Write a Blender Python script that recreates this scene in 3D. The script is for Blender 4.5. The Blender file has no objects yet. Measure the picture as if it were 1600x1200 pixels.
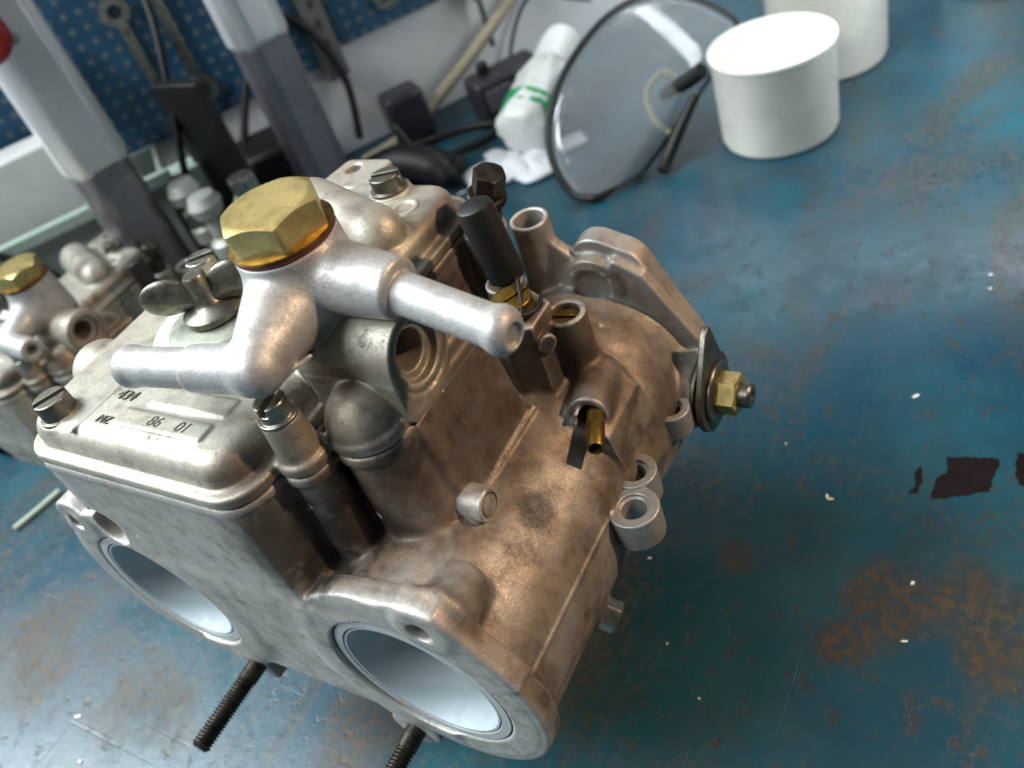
import bpy, bmesh, math, random
import numpy as np
from mathutils import Vector, Matrix

S = 0.001                      # everything below is laid out in millimetres
BENCH = -75.0                  # bench top, measured from the axis of the right bore
random.seed(4)
sc = bpy.context.scene
COL = sc.collection

# ------------------------------------------------------------------ camera
cam_d = bpy.data.cameras.new('camera')
cam = bpy.data.objects.new('camera', cam_d)
COL.objects.link(cam)
cam_d.sensor_width = 36.0
cam_d.lens = 1390.0 / 1600.0 * 36.0
cam_d.clip_start = 0.01
cam_d.clip_end = 50
RX = Vector((0.84925, 0.44305, -0.28720))
RY = Vector((0.11822, -0.68970, -0.71438))
RZ = Vector((-0.51458, 0.57274, -0.63810))
M = Matrix((RX, -RY, -RZ)).transposed().to_4x4()
M.translation = Vector((117.414, -61.792, 177.077)) * S
cam.matrix_world = M
cam_d.dof.use_dof = True
cam_d.dof.focus_distance = 0.205
cam_d.dof.aperture_fstop = 15.0
sc.camera = cam

# ------------------------------------------------------------------ world, lamps and added fills
w = bpy.data.worlds.new('World')
sc.world = w
w.use_nodes = True
bg = w.node_tree.nodes['Background']
bg.inputs['Color'].default_value = (0.80, 0.90, 1.0, 1)
bg.inputs['Strength'].default_value = 0.08

def area(name, loc, target, sx, sy, power, col):
    l = bpy.data.lights.new(name, 'AREA')
    l.shape = 'RECTANGLE'; l.size = sx; l.size_y = sy
    l.energy = power; l.color = col
    o = bpy.data.objects.new(name, l); COL.objects.link(o)
    o.location = Vector(loc) * S
    d = (Vector(target) - Vector(loc)).normalized()
    o.rotation_euler = d.to_track_quat('-Z', 'Y').to_euler()
    return o
area('window_light', (-1100, -190, 1060), (0, 60, 0), 0.5, 0.9, 42.0, (0.90, 0.97, 1.0))
area('ceiling_bounce_fill', (-100, 350, 1900), (-50, 150, 0), 2.4, 2.4, 4.0, (0.92, 0.98, 1.0))  # unseen overhead fill added for pale reflections on upward faces
area('front_wall_fill', (-720, -880, 1350), (-250, 250, 0), 0.8, 0.5, 27.0, (0.92, 0.98, 1.0))  # fill added out of view to brighten the wall and front faces
area('wall_sheen_fill', (-122, 562, 205), (-192, 528, -20), 0.8, 0.05, 1.1, (0.93, 0.98, 1.0))  # added strip beyond the frame, lifts the wall and the bench sheen
bpy.data.objects['wall_sheen_fill'].rotation_euler = (Vector((-.55 * .7915, .55 * .6112, -.83)).to_track_quat('-Z', 'X').to_euler())
lamp = bpy.data.lights.new('desk_lamp_light', 'SPOT')
lamp.energy = 30.0; lamp.color = (1.0, 0.68, 0.43); lamp.spot_size = math.radians(25); lamp.spot_blend = .6; lamp.shadow_soft_size = .03
lo_ = bpy.data.objects.new('desk_lamp_light', lamp); COL.objects.link(lo_)
lo_.location = Vector((740, 390, 620)) * S
lo_.rotation_euler = (Vector((0, 45, 20)) - Vector((740, 390, 620))).to_track_quat('-Z', 'Y').to_euler()
sc.cycles.max_bounces = 7; sc.cycles.diffuse_bounces = 3; sc.cycles.glossy_bounces = 4
sc.cycles.transmission_bounces = 6; sc.cycles.sample_clamp_indirect = 6

sc.view_settings.view_transform = 'Standard'
sc.view_settings.look = 'None'
sc.view_settings.exposure = 0.15
sc.view_settings.gamma = 1.0

# ------------------------------------------------------------------ materials
def srgb(h):
    c = [int(h[i:i + 2], 16) / 255 for i in (0, 2, 4)]
    return tuple([(v / 12.92 if v <= .04045 else ((v + .055) / 1.055) ** 2.4) for v in c] + [1])

class NT:
    def __init__(s, name):
        s.m = bpy.data.materials.new(name); s.m.use_nodes = True
        s.t = s.m.node_tree; s.p = s.t.nodes['Principled BSDF']
        s.tc = s.n('ShaderNodeTexCoord')
        mp = s.n('ShaderNodeMapping'); mp.inputs['Scale'].default_value = (1000, 1000, 1000)
        s.l(s.tc.outputs['Object'], mp.inputs['Vector']); s.mm = mp.outputs['Vector']   # millimetres
    def n(s, k): return s.t.nodes.new(k)
    def l(s, a, b): s.t.links.new(a, b)
    def put(s, sock, v):
        if hasattr(v, 'is_output'): s.l(v, sock)
        else: sock.default_value = v
    def noise(s, scale, detail=4, rough=.6, vec=None, dist=0.0):
        n = s.n('ShaderNodeTexNoise'); n.inputs['Scale'].default_value = scale
        n.inputs['Detail'].default_value = detail; n.inputs['Roughness'].default_value = rough
        n.inputs['Distortion'].default_value = dist
        s.l(vec or s.mm, n.inputs['Vector']); return n.outputs['Fac']
    def scaled(s, sx, sy, sz, rz=0):
        mp = s.n('ShaderNodeMapping'); mp.inputs['Scale'].default_value = (sx, sy, sz)
        mp.inputs['Rotation'].default_value = (0, 0, rz)
        s.l(s.mm, mp.inputs['Vector']); return mp.outputs['Vector']
    def ramp(s, v, a, b, lo=0.0, hi=1.0):
        n = s.n('ShaderNodeMapRange'); n.interpolation_type = 'SMOOTHSTEP'
        n.inputs['From Min'].default_value = a; n.inputs['From Max'].default_value = b
        n.inputs['To Min'].default_value = lo; n.inputs['To Max'].default_value = hi
        s.l(v, n.inputs['Value']); return n.outputs['Result']
    def math(s, op, a, b=0.0):
        n = s.n('ShaderNodeMath'); n.operation = op
        s.put(n.inputs[0], a); s.put(n.inputs[1], b); return n.outputs[0]
    def mix(s, f, a, b):
        n = s.n('ShaderNodeMix'); n.data_type = 'RGBA'
        s.put(n.inputs['Factor'], f); s.put(n.inputs['A'], a); s.put(n.inputs['B'], b)
        return n.outputs['Result']
    def xyz(s):
        n = s.n('ShaderNodeSeparateXYZ'); s.l(s.mm, n.inputs[0]); return n.outputs
    def bump(s, h, strength, dist):
        n = s.n('ShaderNodeBump'); n.inputs['Strength'].default_value = strength
        n.inputs['Distance'].default_value = dist
        s.l(h, n.inputs['Height'])
        s.l(n.outputs['Normal'], s.p.inputs['Normal'])
    def blob(s, cx, cy, r, noise, amt=0.7):
        """irregular patch on the bench round (cx, cy)"""
        x = s.xyz()
        dx = s.math('SUBTRACT', x[0], cx); dy = s.math('SUBTRACT', x[1], cy)
        d = s.math('SQRT', s.math('ADD', s.math('MULTIPLY', dx, dx), s.math('MULTIPLY', dy, dy)))
        d = s.math('DIVIDE', d, r)
        d = s.math('ADD', d, s.math('MULTIPLY', s.math('SUBTRACT', noise, .5), amt * 4))
        return s.ramp(d, 1.45, 0.35)

def cast_metal(name, clean, brown=0.6, grime=0.35, region=None, rough=0.42, metal=0.72, dirt=None, stains=None):
    """sand-cast aluminium with fuel varnish and oily dirt"""
    k = NT(name)
    big = k.noise(.055, 5, .62); mid = k.noise(.22, 5, .65); fine = k.noise(1.3, 3, .7)
    pit = k.noise(3.2, 2, .5)
    col = k.mix(k.ramp(mid, .35, .7), clean, tuple([c * .8 for c in clean[:3]] + [1]))
    st = k.ramp(k.math('ADD', k.math('MULTIPLY', big, .7), k.math('MULTIPLY', mid, .35)), .46, .66)
    st = k.math('MULTIPLY', st, brown)
    if region:
        x = k.xyz()
        a, b, c, d, amt = region          # varnish grows with x between a..b and fades above c..d
        rx = k.ramp(k.math('ADD', x[0], k.math('MULTIPLY', k.math('SUBTRACT', mid, .5), 30.0)), a, b)
        rz = k.ramp(k.math('ADD', x[2], k.math('MULTIPLY', k.math('SUBTRACT', big, .5), 30.0)), d, c)
        rg = k.math('MULTIPLY', k.math('MULTIPLY', rx, rz), k.math('MULTIPLY', k.ramp(x[1], -.2, 3.5), k.ramp(x[1], 117, 98, .3, 1)))
        st = k.math('MINIMUM', k.math('ADD', k.math('MULTIPLY', st, .45), k.math('MULTIPLY', rg, k.ramp(k.noise(.09, 3, .5), .3, .65, .45 * amt, amt))), .92)
    vn = k.mix(k.ramp(k.noise(.13, 4, .6), .4, .62), srgb('5a4b3d'), srgb('8c7962'))
    col = k.mix(st, col, vn)
    gr = k.ramp(k.math('ADD', k.math('MULTIPLY', k.noise(.11, 6, .72), .8), k.math('MULTIPLY', fine, .25)), .60, .72)
    col = k.mix(k.math('MULTIPLY', gr, grime), col, srgb('241d17'))
    if stains:
        sm = None
        for cx, cy, cz, r in stains:
            v = k.n('ShaderNodeVectorMath'); v.operation = 'DISTANCE'; k.l(k.mm, v.inputs[0]); v.inputs[1].default_value = (cx, cy, cz)
            q = k.ramp(k.math('ADD', k.math('DIVIDE', v.outputs['Value'], r), k.math('MULTIPLY', k.math('SUBTRACT', mid, .5), 1.4)), 1.3, .5)
            sm = q if sm is None else k.math('MAXIMUM', sm, q)
        col = k.mix(k.math('MULTIPLY', sm, .62), col, srgb('46342a'))
    if dirt:
        for cx, cy, cz, r in dirt:
            v = k.n('ShaderNodeVectorMath'); v.operation = 'DISTANCE'; k.l(k.mm, v.inputs[0]); v.inputs[1].default_value = (cx, cy, cz)
            q = k.math('ADD', k.math('DIVIDE', v.outputs['Value'], r), k.math('MULTIPLY', k.math('SUBTRACT', mid, .5), 1.6))
            gb_ = k.ramp(q, 1.25, .55); gr = k.math('MAXIMUM', gr, gb_)
            col = k.mix(k.math('MULTIPLY', gb_, .86), col, srgb('1f1914'))
    col = k.mix(k.ramp(k.noise(2.0, 3, .7), .35, .65, 0, .22), col, srgb('4e473f'))
    sp = k.ramp(pit, .66, .72)
    col = k.mix(k.math('MULTIPLY', sp, .55), col, srgb('2c251f'))
    geo = k.n('ShaderNodeNewGeometry')
    wear = k.math('MULTIPLY', k.ramp(geo.outputs['Pointiness'], .515, .57), k.ramp(mid, .3, .55, .25, .8))
    col = k.mix(wear, col, tuple([min(c * 1.25, 1) for c in clean[:3]] + [1]))
    k.l(col, k.p.inputs['Base Color'])
    k.put(k.p.inputs['Metallic'], k.math('SUBTRACT', metal, k.math('MULTIPLY', gr, .4)))
    k.put(k.p.inputs['Roughness'], k.ramp(k.math('ADD', k.math('MULTIPLY', mid, .5), k.math('MULTIPLY', fine, .5)), .3, .7, rough - .07, rough + .16))
    h = k.math('ADD', k.math('MULTIPLY', fine, .6), k.math('MULTIPLY', pit, .5))
    h = k.math('SUBTRACT', h, k.math('MULTIPLY', sp, .8))
    k.bump(h, .5, .0002)
    return k.m

def plain(name, col, rough=.5, metal=0.0, var=.18, nscale=.3, bumps=.15, rvar=.1, **kw):
    k = NT(name)
    f = k.noise(nscale, 5, .65); g = k.noise(nscale * 7, 3, .6)
    dark = tuple([c * (1 - var * 2.2) for c in col[:3]] + [1])
    k.l(k.mix(k.ramp(f, .4, .72), col, dark), k.p.inputs['Base Color'])
    k.p.inputs['Metallic'].default_value = metal
    k.put(k.p.inputs['Roughness'], k.ramp(g, .25, .75, max(rough - rvar, .03), min(rough + rvar, 1)))
    if bumps: k.bump(g, bumps, .0001)
    for a, b in kw.items(): k.p.inputs[a.replace('_', ' ')].default_value = b
    return k.m

MAT = {}
MAT['body'] = cast_metal('cast_body', srgb('b5b3ae'), .4, .6, region=(-34, -8, 62, 84, .86), rough=.48, metal=.5,
    dirt=((-21, 5, 42, 15), (-19, 8, 27, 9), (-10, 17, 36, 9), (3, 24, 52, 6), (20, 38, 24, 5), (6, 74, 24, 9), (-20, 80, 40, 16)),
    stains=((4, 46, 46, 20), (-2, 30, 46, 13), (-12, 20, 40, 12), (8, 78, 36, 15), (-22, 80, 50, 22), (29, 91, 8, 9), (22, 74, 26, 8)))
MAT['cover'] = cast_metal('cast_cover', srgb('b3b0a3'), .65, .6, region=(-30, -14, 72, 84, .5), rough=.46, metal=.5,
    stains=((-22, 6, 62, 9), (-24, 95, 60, 12), (-38, 78, 72, 7), (-12, 30, 66, 8), (2, 52, 62, 9)))
MAT['banjo'] = cast_metal('cast_banjo', srgb('bcbdbd'), .2, .35, rough=.47, metal=.5)
MAT['cast2'] = cast_metal('cast_far', srgb('a9aba3'), .6, .4, rough=.46, metal=.4)
MAT['steel'] = plain('zinc_steel', srgb('9a9a90'), .36, .95, .3)
MAT['darksteel'] = plain('dark_steel', srgb('76736a'), .4, .85, .22)
MAT['brass'] = plain('yellow_brass', srgb('cdb878'), .3, .7, .17, .07, .02, .06)
MAT['oldbrass'] = plain('old_brass', srgb('8f7334'), .38, .9, .3, .4)
MAT['fibre'] = plain('fibre_washer', srgb('5a2a1c'), .7, 0, .2)
MAT['black'] = plain('black_rubber', srgb('0b0b0c'), .55, 0, .15)
MAT['blacksteel'] = plain('blackened_steel', srgb('4b463f'), .36, .85, .3)
MAT['cream'] = plain('cream_gasket', srgb('dcd9bd'), .6, 0, .1)
MAT['jet'] = plain('jet_lid', srgb('9c9f90'), .4, .35, .15)
MAT['ink'] = plain('stamped_mark', srgb('48463c'), .6, .3, .2)
MAT['castmark'] = plain('cast_mark', srgb('5f5b48'), .7, .2, .3, .8)
MAT['lug'] = cast_metal('cast_lug', srgb('b4b2ae'), .25, .3, rough=.42, metal=.6)
MAT['ringmetal'] = cast_metal('machined_face', srgb('b2b5b6'), .2, .2, rough=.4, metal=.5)
MAT['bore'] = plain('machined_bore', srgb('a3b0b5'), .62, .05, .05, .05, .03)

# ------------------------------------------------------------------ objects
def tag(o, label=None, cat=None, group=None, kind=None):
    if label: o['label'] = label
    if cat: o['category'] = cat
    if group: o['group'] = group
    if kind: o['kind'] = kind
    return o

def link(name, me, mat=None, parent=None):
    o = bpy.data.objects.new(name, me); COL.objects.link(o)
    if mat is not None: me.materials.append(MAT[mat] if isinstance(mat, str) else mat)
    if parent is not None: o.parent = parent
    return o

def empty(name, loc=(0, 0, 0), rz=0):
    o = bpy.data.objects.new(name, None); COL.objects.link(o)
    o.location = Vector(loc) * S; o.rotation_euler = (0, 0, rz); o.empty_display_size = .01
    return o

def mesh(name, verts, faces, mat=None, parent=None, smooth=None):
    me = bpy.data.meshes.new(name)
    me.from_pydata([tuple(float(c) * S for c in v) for v in verts], [], faces)
    bm = bmesh.new(); bm.from_mesh(me)
    bmesh.ops.recalc_face_normals(bm, faces=bm.faces); bm.to_mesh(me); bm.free()
    if smooth is not None:
        me.polygons.foreach_set('use_smooth', [True] * len(me.polygons))
        me.set_sharp_from_angle(angle=math.radians(smooth))
    return link(name, me, mat, parent)

def frame(axis):
    a = Vector(axis).normalized()
    u = a.orthogonal().normalized() if abs(a.z) < .999 else Vector((1, 0, 0))
    return a, u, a.cross(u)

def lathe(name, prof, p0, axis, mat, parent=None, seg=40, smooth=35, u=None):
    """prof: (radius, distance along axis)"""
    a, uu, vv = frame(axis)
    if u: uu = Vector(u).normalized(); vv = a.cross(uu)
    p0 = Vector(p0); V = []; F = []
    for r, t in prof:
        for i in range(seg):
            an = 2 * math.pi * i / seg
            V.append(p0 + a * t + (uu * math.cos(an) + vv * math.sin(an)) * max(r, 1e-4))
    for j in range(len(prof) - 1):
        for i in range(seg):
            k = (i + 1) % seg
            F.append((j * seg + i, j * seg + k, (j + 1) * seg + k, (j + 1) * seg + i))
    if prof[0][0] > 0.01 and prof[0] != prof[-1]: F.append(tuple(range(seg))[::-1])
    if prof[-1][0] > 0.01 and prof[0] != prof[-1]: F.append(tuple((len(prof) - 1) * seg + i for i in range(seg)))
    return mesh(name, V, F, mat, parent, smooth)

def bevel(o, w, seg=2, ang=35):
    m = o.modifiers.new('bevel', 'BEVEL'); m.width = w * S; m.segments = seg
    m.limit_method = 'ANGLE'; m.angle_limit = math.radians(ang); m.harden_normals = False
    return o

def prism(name, poly, p0, axis, h, mat, parent=None, u=None, bev=0.4, smooth=40):
    a, uu, vv = frame(axis)
    if u: uu = Vector(u).normalized(); vv = a.cross(uu)
    p0 = Vector(p0); n = len(poly)
    V = [p0 + uu * x + vv * y for x, y in poly] + [p0 + uu * x + vv * y + a * h for x, y in poly]
    F = [tuple(range(n))[::-1], tuple(range(n, 2 * n))] + [(i, (i + 1) % n, (i + 1) % n + n, i + n) for i in range(n)]
    o = mesh(name, V, F, mat, parent, smooth)
    if bev: bevel(o, bev)
    return o

def ngon(n, r, ph=0): return [(r * math.cos(2 * math.pi * i / n + ph), r * math.sin(2 * math.pi * i / n + ph)) for i in range(n)]

def hexnut(name, p0, axis, af, h, mat, parent=None, ph=0, u=None):
    """hexagon head with the turned chamfer on its outer face"""
    a, uu, vv = frame(axis)
    if u: uu = Vector(u).normalized(); vv = a.cross(uu)
    R = af / math.sqrt(3); V = []; F = []; seg = 72
    def ring(fun, t):
        for i in range(seg):
            an = 2 * math.pi * i / seg
            q = ((an - ph + math.pi / 6) % (math.pi / 3)) - math.pi / 6
            hexr = (af / 2) / math.cos(q)
            r, tt = fun(hexr, t)
            V.append(Vector(p0) + a * tt + (uu * math.cos(an) + vv * math.sin(an)) * r)
    ring(lambda r, t: (r, t), 0)
    ring(lambda r, t: (r, t - max(0, (r - af / 2 * .985)) * .62), h)
    ring(lambda r, t: (af / 2 * .955, t), h)
    ring(lambda r, t: (af / 2 * .90, t + .05), h)
    for j in range(3):
        for i in range(seg):
            k = (i + 1) % seg; F.append((j * seg + i, j * seg + k, (j + 1) * seg + k, (j + 1) * seg + i))
    F.append(tuple(range(seg))[::-1]); F.append(tuple(3 * seg + i for i in range(seg)))
    return mesh(name, V, F, mat, parent, 22)

def sweep(name, pts, r, mat, parent=None, seg=12, cap=True, n=6, radii=None):
    """round bar along a smooth line through pts"""
    P = [Vector(p) for p in pts]; Q = []; RR = []
    for i in range(len(P) - 1):
        a = P[max(i - 1, 0)]; b = P[i]; c = P[i + 1]; d = P[min(i + 2, len(P) - 1)]
        for k in range(n):
            t = k / n
            Q.append(.5 * ((2 * b) + (c - a) * t + (2 * a - 5 * b + 4 * c - d) * t * t + (3 * b - a - 3 * c + d) * t ** 3))
            RR.append(r if radii is None else radii[i] * (1 - t) + radii[i + 1] * t)
    Q.append(P[-1]); RR.append(r if radii is None else radii[-1])
    V = []; F = []; up = None
    for i, q in enumerate(Q):
        t = (Q[min(i + 1, len(Q) - 1)] - Q[max(i - 1, 0)]).normalized()
        if up is None: up = t.orthogonal().normalized()
        up = (up - t * up.dot(t)).normalized(); v = t.cross(up)
        for k in range(seg):
            an = 2 * math.pi * k / seg; V.append(q + (up * math.cos(an) + v * math.sin(an)) * RR[i])
    for i in range(len(Q) - 1):
        for k in range(seg):
            j = (k + 1) % seg; F.append((i * seg + k, i * seg + j, (i + 1) * seg + j, (i + 1) * seg + k))
    if cap:
        F.append(tuple(range(seg))[::-1]); F.append(tuple((len(Q) - 1) * seg + k for k in range(seg)))
    return mesh(name, V, F, mat, parent, 50)

def box(name, c, half, mat, parent=None, rz=0, bev=1.0, rot=None):
    V = []
    Mr = rot if rot is not None else Matrix.Rotation(rz, 3, 'Z')
    for sx in (-1, 1):
        for sy in (-1, 1):
            for sz in (-1, 1):
                V.append(Vector(c) + Mr @ Vector((sx * half[0], sy * half[1], sz * half[2])))
    F = [(0, 1, 3, 2), (4, 6, 7, 5), (0, 4, 5, 1), (2, 3, 7, 6), (0, 2, 6, 4), (1, 5, 7, 3)]
    o = mesh(name, V, F, mat, parent, 40)
    if bev: bevel(o, bev)
    return o

# ------------------------------------------------------------------ castings: distance field -> mesh
class Field:
    def __init__(s, lo, hi, h):
        s.lo = np.array(lo, np.float32); s.h = h
        s.n = np.ceil((np.array(hi) - np.array(lo)) / h).astype(int) + 1
        s.ax = [s.lo[i] + np.arange(s.n[i], dtype=np.float32) * h for i in range(3)]
        s.d = np.full(s.n, 9.0, np.float32)
    def _run(s, prim, k):
        f, lo, hi = prim; pad = k + 2.5 * s.h + .5
        a = [max(int(math.floor((lo[i] - pad - s.lo[i]) / s.h)), 0) for i in range(3)]
        b = [min(int(math.ceil((hi[i] + pad - s.lo[i]) / s.h)) + 1, s.n[i]) for i in range(3)]
        if any(b[i] <= a[i] for i in range(3)): return None, None
        sl = tuple(slice(a[i], b[i]) for i in range(3))
        X = s.ax[0][sl[0]][:, None, None]; Y = s.ax[1][sl[1]][None, :, None]; Z = s.ax[2][sl[2]][None, None, :]
        v = f(X, Y, Z)
        return sl, np.broadcast_to(v, s.d[sl].shape).astype(np.float32)
    def add(s, prim, k=1.5):
        sl, v = s._run(prim, k)
        if sl is None: return s
        a = s.d[sl]; h = np.maximum(k - np.abs(a - v), 0) / k if k > 0 else 0
        s.d[sl] = np.minimum(a, v) - (h * h * k * .25 if k > 0 else 0); return s
    def cut(s, prim, k=.4):
        sl, v = s._run(prim, k)
        if sl is None: return s
        a = s.d[sl]; v = -v; h = np.maximum(k - np.abs(a - v), 0) / k
        s.d[sl] = np.maximum(a, v) + h * h * k * .25; return s
    def sample(s, P):
        g = (P - s.lo) / s.h; i = np.clip(np.floor(g).astype(int), 0, s.n - 2); f = np.clip(g - i, 0, 1)
        r = 0
        for a in (0, 1):
            for b in (0, 1):
                for c in (0, 1):
                    wt = (f[:, 0] if a else 1 - f[:, 0]) * (f[:, 1] if b else 1 - f[:, 1]) * (f[:, 2] if c else 1 - f[:, 2])
                    r = r + wt * s.d[i[:, 0] + a, i[:, 1] + b, i[:, 2] + c]
        return r
    def build(s, name, mat, parent=None, extra=None):
        for ax in range(3):                              # close the field at its walls
            for e in (0, -1):
                ix = [slice(None)] * 3; ix[ax] = e; s.d[tuple(ix)] = np.maximum(s.d[tuple(ix)], .3)
        d = s.d; neg = d < 0
        cnt = np.zeros(np.array(d.shape) - 1, np.int8)
        for a in (0, 1):
            for b in (0, 1):
                for c in (0, 1):
                    cnt += neg[a:d.shape[0] - 1 + a, b:d.shape[1] - 1 + b, c:d.shape[2] - 1 + c]
        act = (cnt > 0) & (cnt < 8); idx = np.argwhere(act)
        ids = np.full(act.shape, -1, np.int32); ids[act] = np.arange(len(idx))
        acc = np.zeros((len(idx), 3)); num = np.zeros(len(idx))
        cor = [(a, b, c) for a in (0, 1) for b in (0, 1) for c in (0, 1)]
        for p in cor:
            for ax in range(3):
                if p[ax]: continue
                q = list(p); q[ax] = 1
                va = d[idx[:, 0] + p[0], idx[:, 1] + p[1], idx[:, 2] + p[2]]
                vb = d[idx[:, 0] + q[0], idx[:, 1] + q[1], idx[:, 2] + q[2]]
                m = (va < 0) != (vb < 0)
                t = np.where(m, va / np.where(m, va - vb, 1), 0)
                pos = np.array(p, float)[None, :].repeat(len(idx), 0); pos[:, ax] += t
                acc[m] += pos[m]; num[m] += 1
        V = s.lo + (idx + acc / num[:, None]) * s.h
        for _ in range(2):
            e = .5 * s.h; G = np.zeros_like(V)
            for ax in range(3):
                o = np.zeros(3); o[ax] = e
                G[:, ax] = (s.sample(V + o) - s.sample(V - o)) / (2 * e)
            g2 = np.maximum((G * G).sum(1), .05)
            V = V - G * np.clip(s.sample(V) / g2, -.35 * s.h, .35 * s.h)[:, None]
        F = []
        for ax in range(3):
            A = [slice(None)] * 3; B = [slice(None)] * 3
            A[ax] = slice(0, -1); B[ax] = slice(1, None)
            ed = np.argwhere(neg[tuple(A)] != neg[tuple(B)])
            u, v = [(1, 2), (2, 0), (0, 1)][ax]
            ok = (ed[:, u] > 0) & (ed[:, v] > 0) & (ed[:, u] < act.shape[u]) & (ed[:, v] < act.shape[v]) & (ed[:, ax] < act.shape[ax])
            ed = ed[ok]; q = []
            for du, dv in ((0, 0), (1, 0), (1, 1), (0, 1)):
                e2 = ed.copy(); e2[:, u] -= 1 - du; e2[:, v] -= 1 - dv
                q.append(ids[e2[:, 0], e2[:, 1], e2[:, 2]])
            q = np.stack(q, 1); fl = ~neg[ed[:, 0], ed[:, 1], ed[:, 2]]
            q[fl] = q[fl][:, ::-1]; F.append(q)
        F = np.concatenate(F); F = F[(F >= 0).all(1)]
        if extra is not None: V = extra(V)
        me = bpy.data.meshes.new(name)
        me.vertices.add(len(V)); me.vertices.foreach_set('co', (V * S).astype(np.float32).ravel())
        me.loops.add(F.size); me.loops.foreach_set('vertex_index', F.astype(np.int32).ravel())
        me.polygons.add(len(F)); me.polygons.foreach_set('loop_start', np.arange(0, F.size, 4, dtype=np.int32))
        me.polygons.foreach_set('use_smooth', np.ones(len(F), bool))
        me.update(); me.validate()
        return link(name, me, mat, parent)

def Q2(a, b, rd):
    a = a + rd; b = b + rd
    return np.minimum(np.maximum(a, b), 0) + np.sqrt(np.maximum(a, 0) ** 2 + np.maximum(b, 0) ** 2) - rd
def cyl(p0, p1, r, rd=.5, r1=None):
    p0 = np.array(p0, float); p1 = np.array(p1, float); L = np.linalg.norm(p1 - p0); a = (p1 - p0) / L
    r1 = r if r1 is None else r1; rm = max(r, r1)
    def f(X, Y, Z):
        x = X - p0[0]; y = Y - p0[1]; z = Z - p0[2]; t = x * a[0] + y * a[1] + z * a[2]
        rad = np.sqrt(np.maximum(x * x + y * y + z * z - t * t, 0))
        rr = r + (r1 - r) * np.clip(t / L, 0, 1)
        return Q2(rad - rr, np.abs(t - L / 2) - L / 2, rd)
    e = rm * np.sqrt(np.maximum(1 - a * a, 0)) + .1
    return f, np.minimum(p0, p1) - e, np.maximum(p0, p1) + e
def cap(p0, p1, r, r1=None):
    p0 = np.array(p0, float); p1 = np.array(p1, float); b = p1 - p0; LL = b @ b; r1 = r if r1 is None else r1
    def f(X, Y, Z):
        x = X - p0[0]; y = Y - p0[1]; z = Z - p0[2]
        t = np.clip((x * b[0] + y * b[1] + z * b[2]) / LL, 0, 1)
        return np.sqrt((x - b[0] * t) ** 2 + (y - b[1] * t) ** 2 + (z - b[2] * t) ** 2) - (r + (r1 - r) * t)
    m = max(r, r1); return f, np.minimum(p0, p1) - m, np.maximum(p0, p1) + m
def bx(lo, hi, rd=1.0):
    lo = np.array(lo, float); hi = np.array(hi, float); c = (lo + hi) / 2; h = (hi - lo) / 2
    def f(X, Y, Z):
        a = np.abs(X - c[0]) - h[0] + rd; b = np.abs(Y - c[1]) - h[1] + rd; d = np.abs(Z - c[2]) - h[2] + rd
        return np.minimum(np.maximum(np.maximum(a, b), d), 0) + np.sqrt(np.maximum(a, 0) ** 2 + np.maximum(b, 0) ** 2 + np.maximum(d, 0) ** 2) - rd
    return f, lo, hi
def ell(c, r):
    c = np.array(c, float); r = np.array(r, float)
    def f(X, Y, Z):
        x = (X - c[0]); y = (Y - c[1]); z = (Z - c[2])
        k0 = np.sqrt((x / r[0]) ** 2 + (y / r[1]) ** 2 + (z / r[2]) ** 2); k1 = np.sqrt((x / r[0] ** 2) ** 2 + (y / r[1] ** 2) ** 2 + (z / r[2] ** 2) ** 2)
        return k0 * (k0 - 1) / np.maximum(k1, 1e-4)
    return f, c - r, c + r
def slab(poly, ax, a0, a1, rv=0.0, rd=.5):
    """polygon (in the two other axes, in order) extruded along ax; rv rounds the corners of the outline, rd the edges"""
    pg = np.array(poly, float); u, v = [(1, 2), (0, 2), (0, 1)][ax]
    def f(X, Y, Z):
        C = (X, Y, Z); U = C[u]; W = C[v]
        d = None; sg = 1.0; n = len(pg)
        for i in range(n):
            a = pg[i]; b = pg[(i + 1) % n]; e = b - a
            wx = U - a[0]; wy = W - a[1]; t = np.clip((wx * e[0] + wy * e[1]) / (e @ e), 0, 1)
            q = (wx - e[0] * t) ** 2 + (wy - e[1] * t) ** 2
            d = q if d is None else np.minimum(d, q)
            c1 = W >= a[1]; c2 = W < b[1]; c3 = e[0] * wy > e[1] * wx
            flip = (c1 & c2 & c3) | (~c1 & ~c2 & ~c3); sg = sg * np.where(flip, -1.0, 1.0)
        d2 = np.sqrt(d) * sg - rv
        return Q2(d2, np.abs(C[ax] - (a0 + a1) / 2) - (a1 - a0) / 2, rd)
    lo = np.zeros(3); hi = np.zeros(3); lo[ax] = a0; hi[ax] = a1
    lo[u], lo[v] = pg.min(0) - rv; hi[u], hi[v] = pg.max(0) + rv
    return f, lo, hi
def tor(c, ax, R, r):
    c = np.array(c, float); u, v = [(1, 2), (0, 2), (0, 1)][ax]
    def f(X, Y, Z):
        D = (X - c[0], Y - c[1], Z - c[2])
        return np.sqrt((np.sqrt(D[u] ** 2 + D[v] ** 2) - R) ** 2 + D[ax] ** 2) - r
    e = np.full(3, R + r); e[ax] = r
    return f, c - e, c + e
def rect(x0, x1, y0, y1): return [(x0, y0), (x1, y0), (x1, y1), (x0, y1)]

# ------------------------------------------------------------------ the carburettor
carb = empty('carburettor', (0, 0, 0))
tag(carb, 'large twin-barrel cast aluminium carburettor in front with brass-bolted fuel union', 'carburettor', 'carburettors on the bench')

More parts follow.
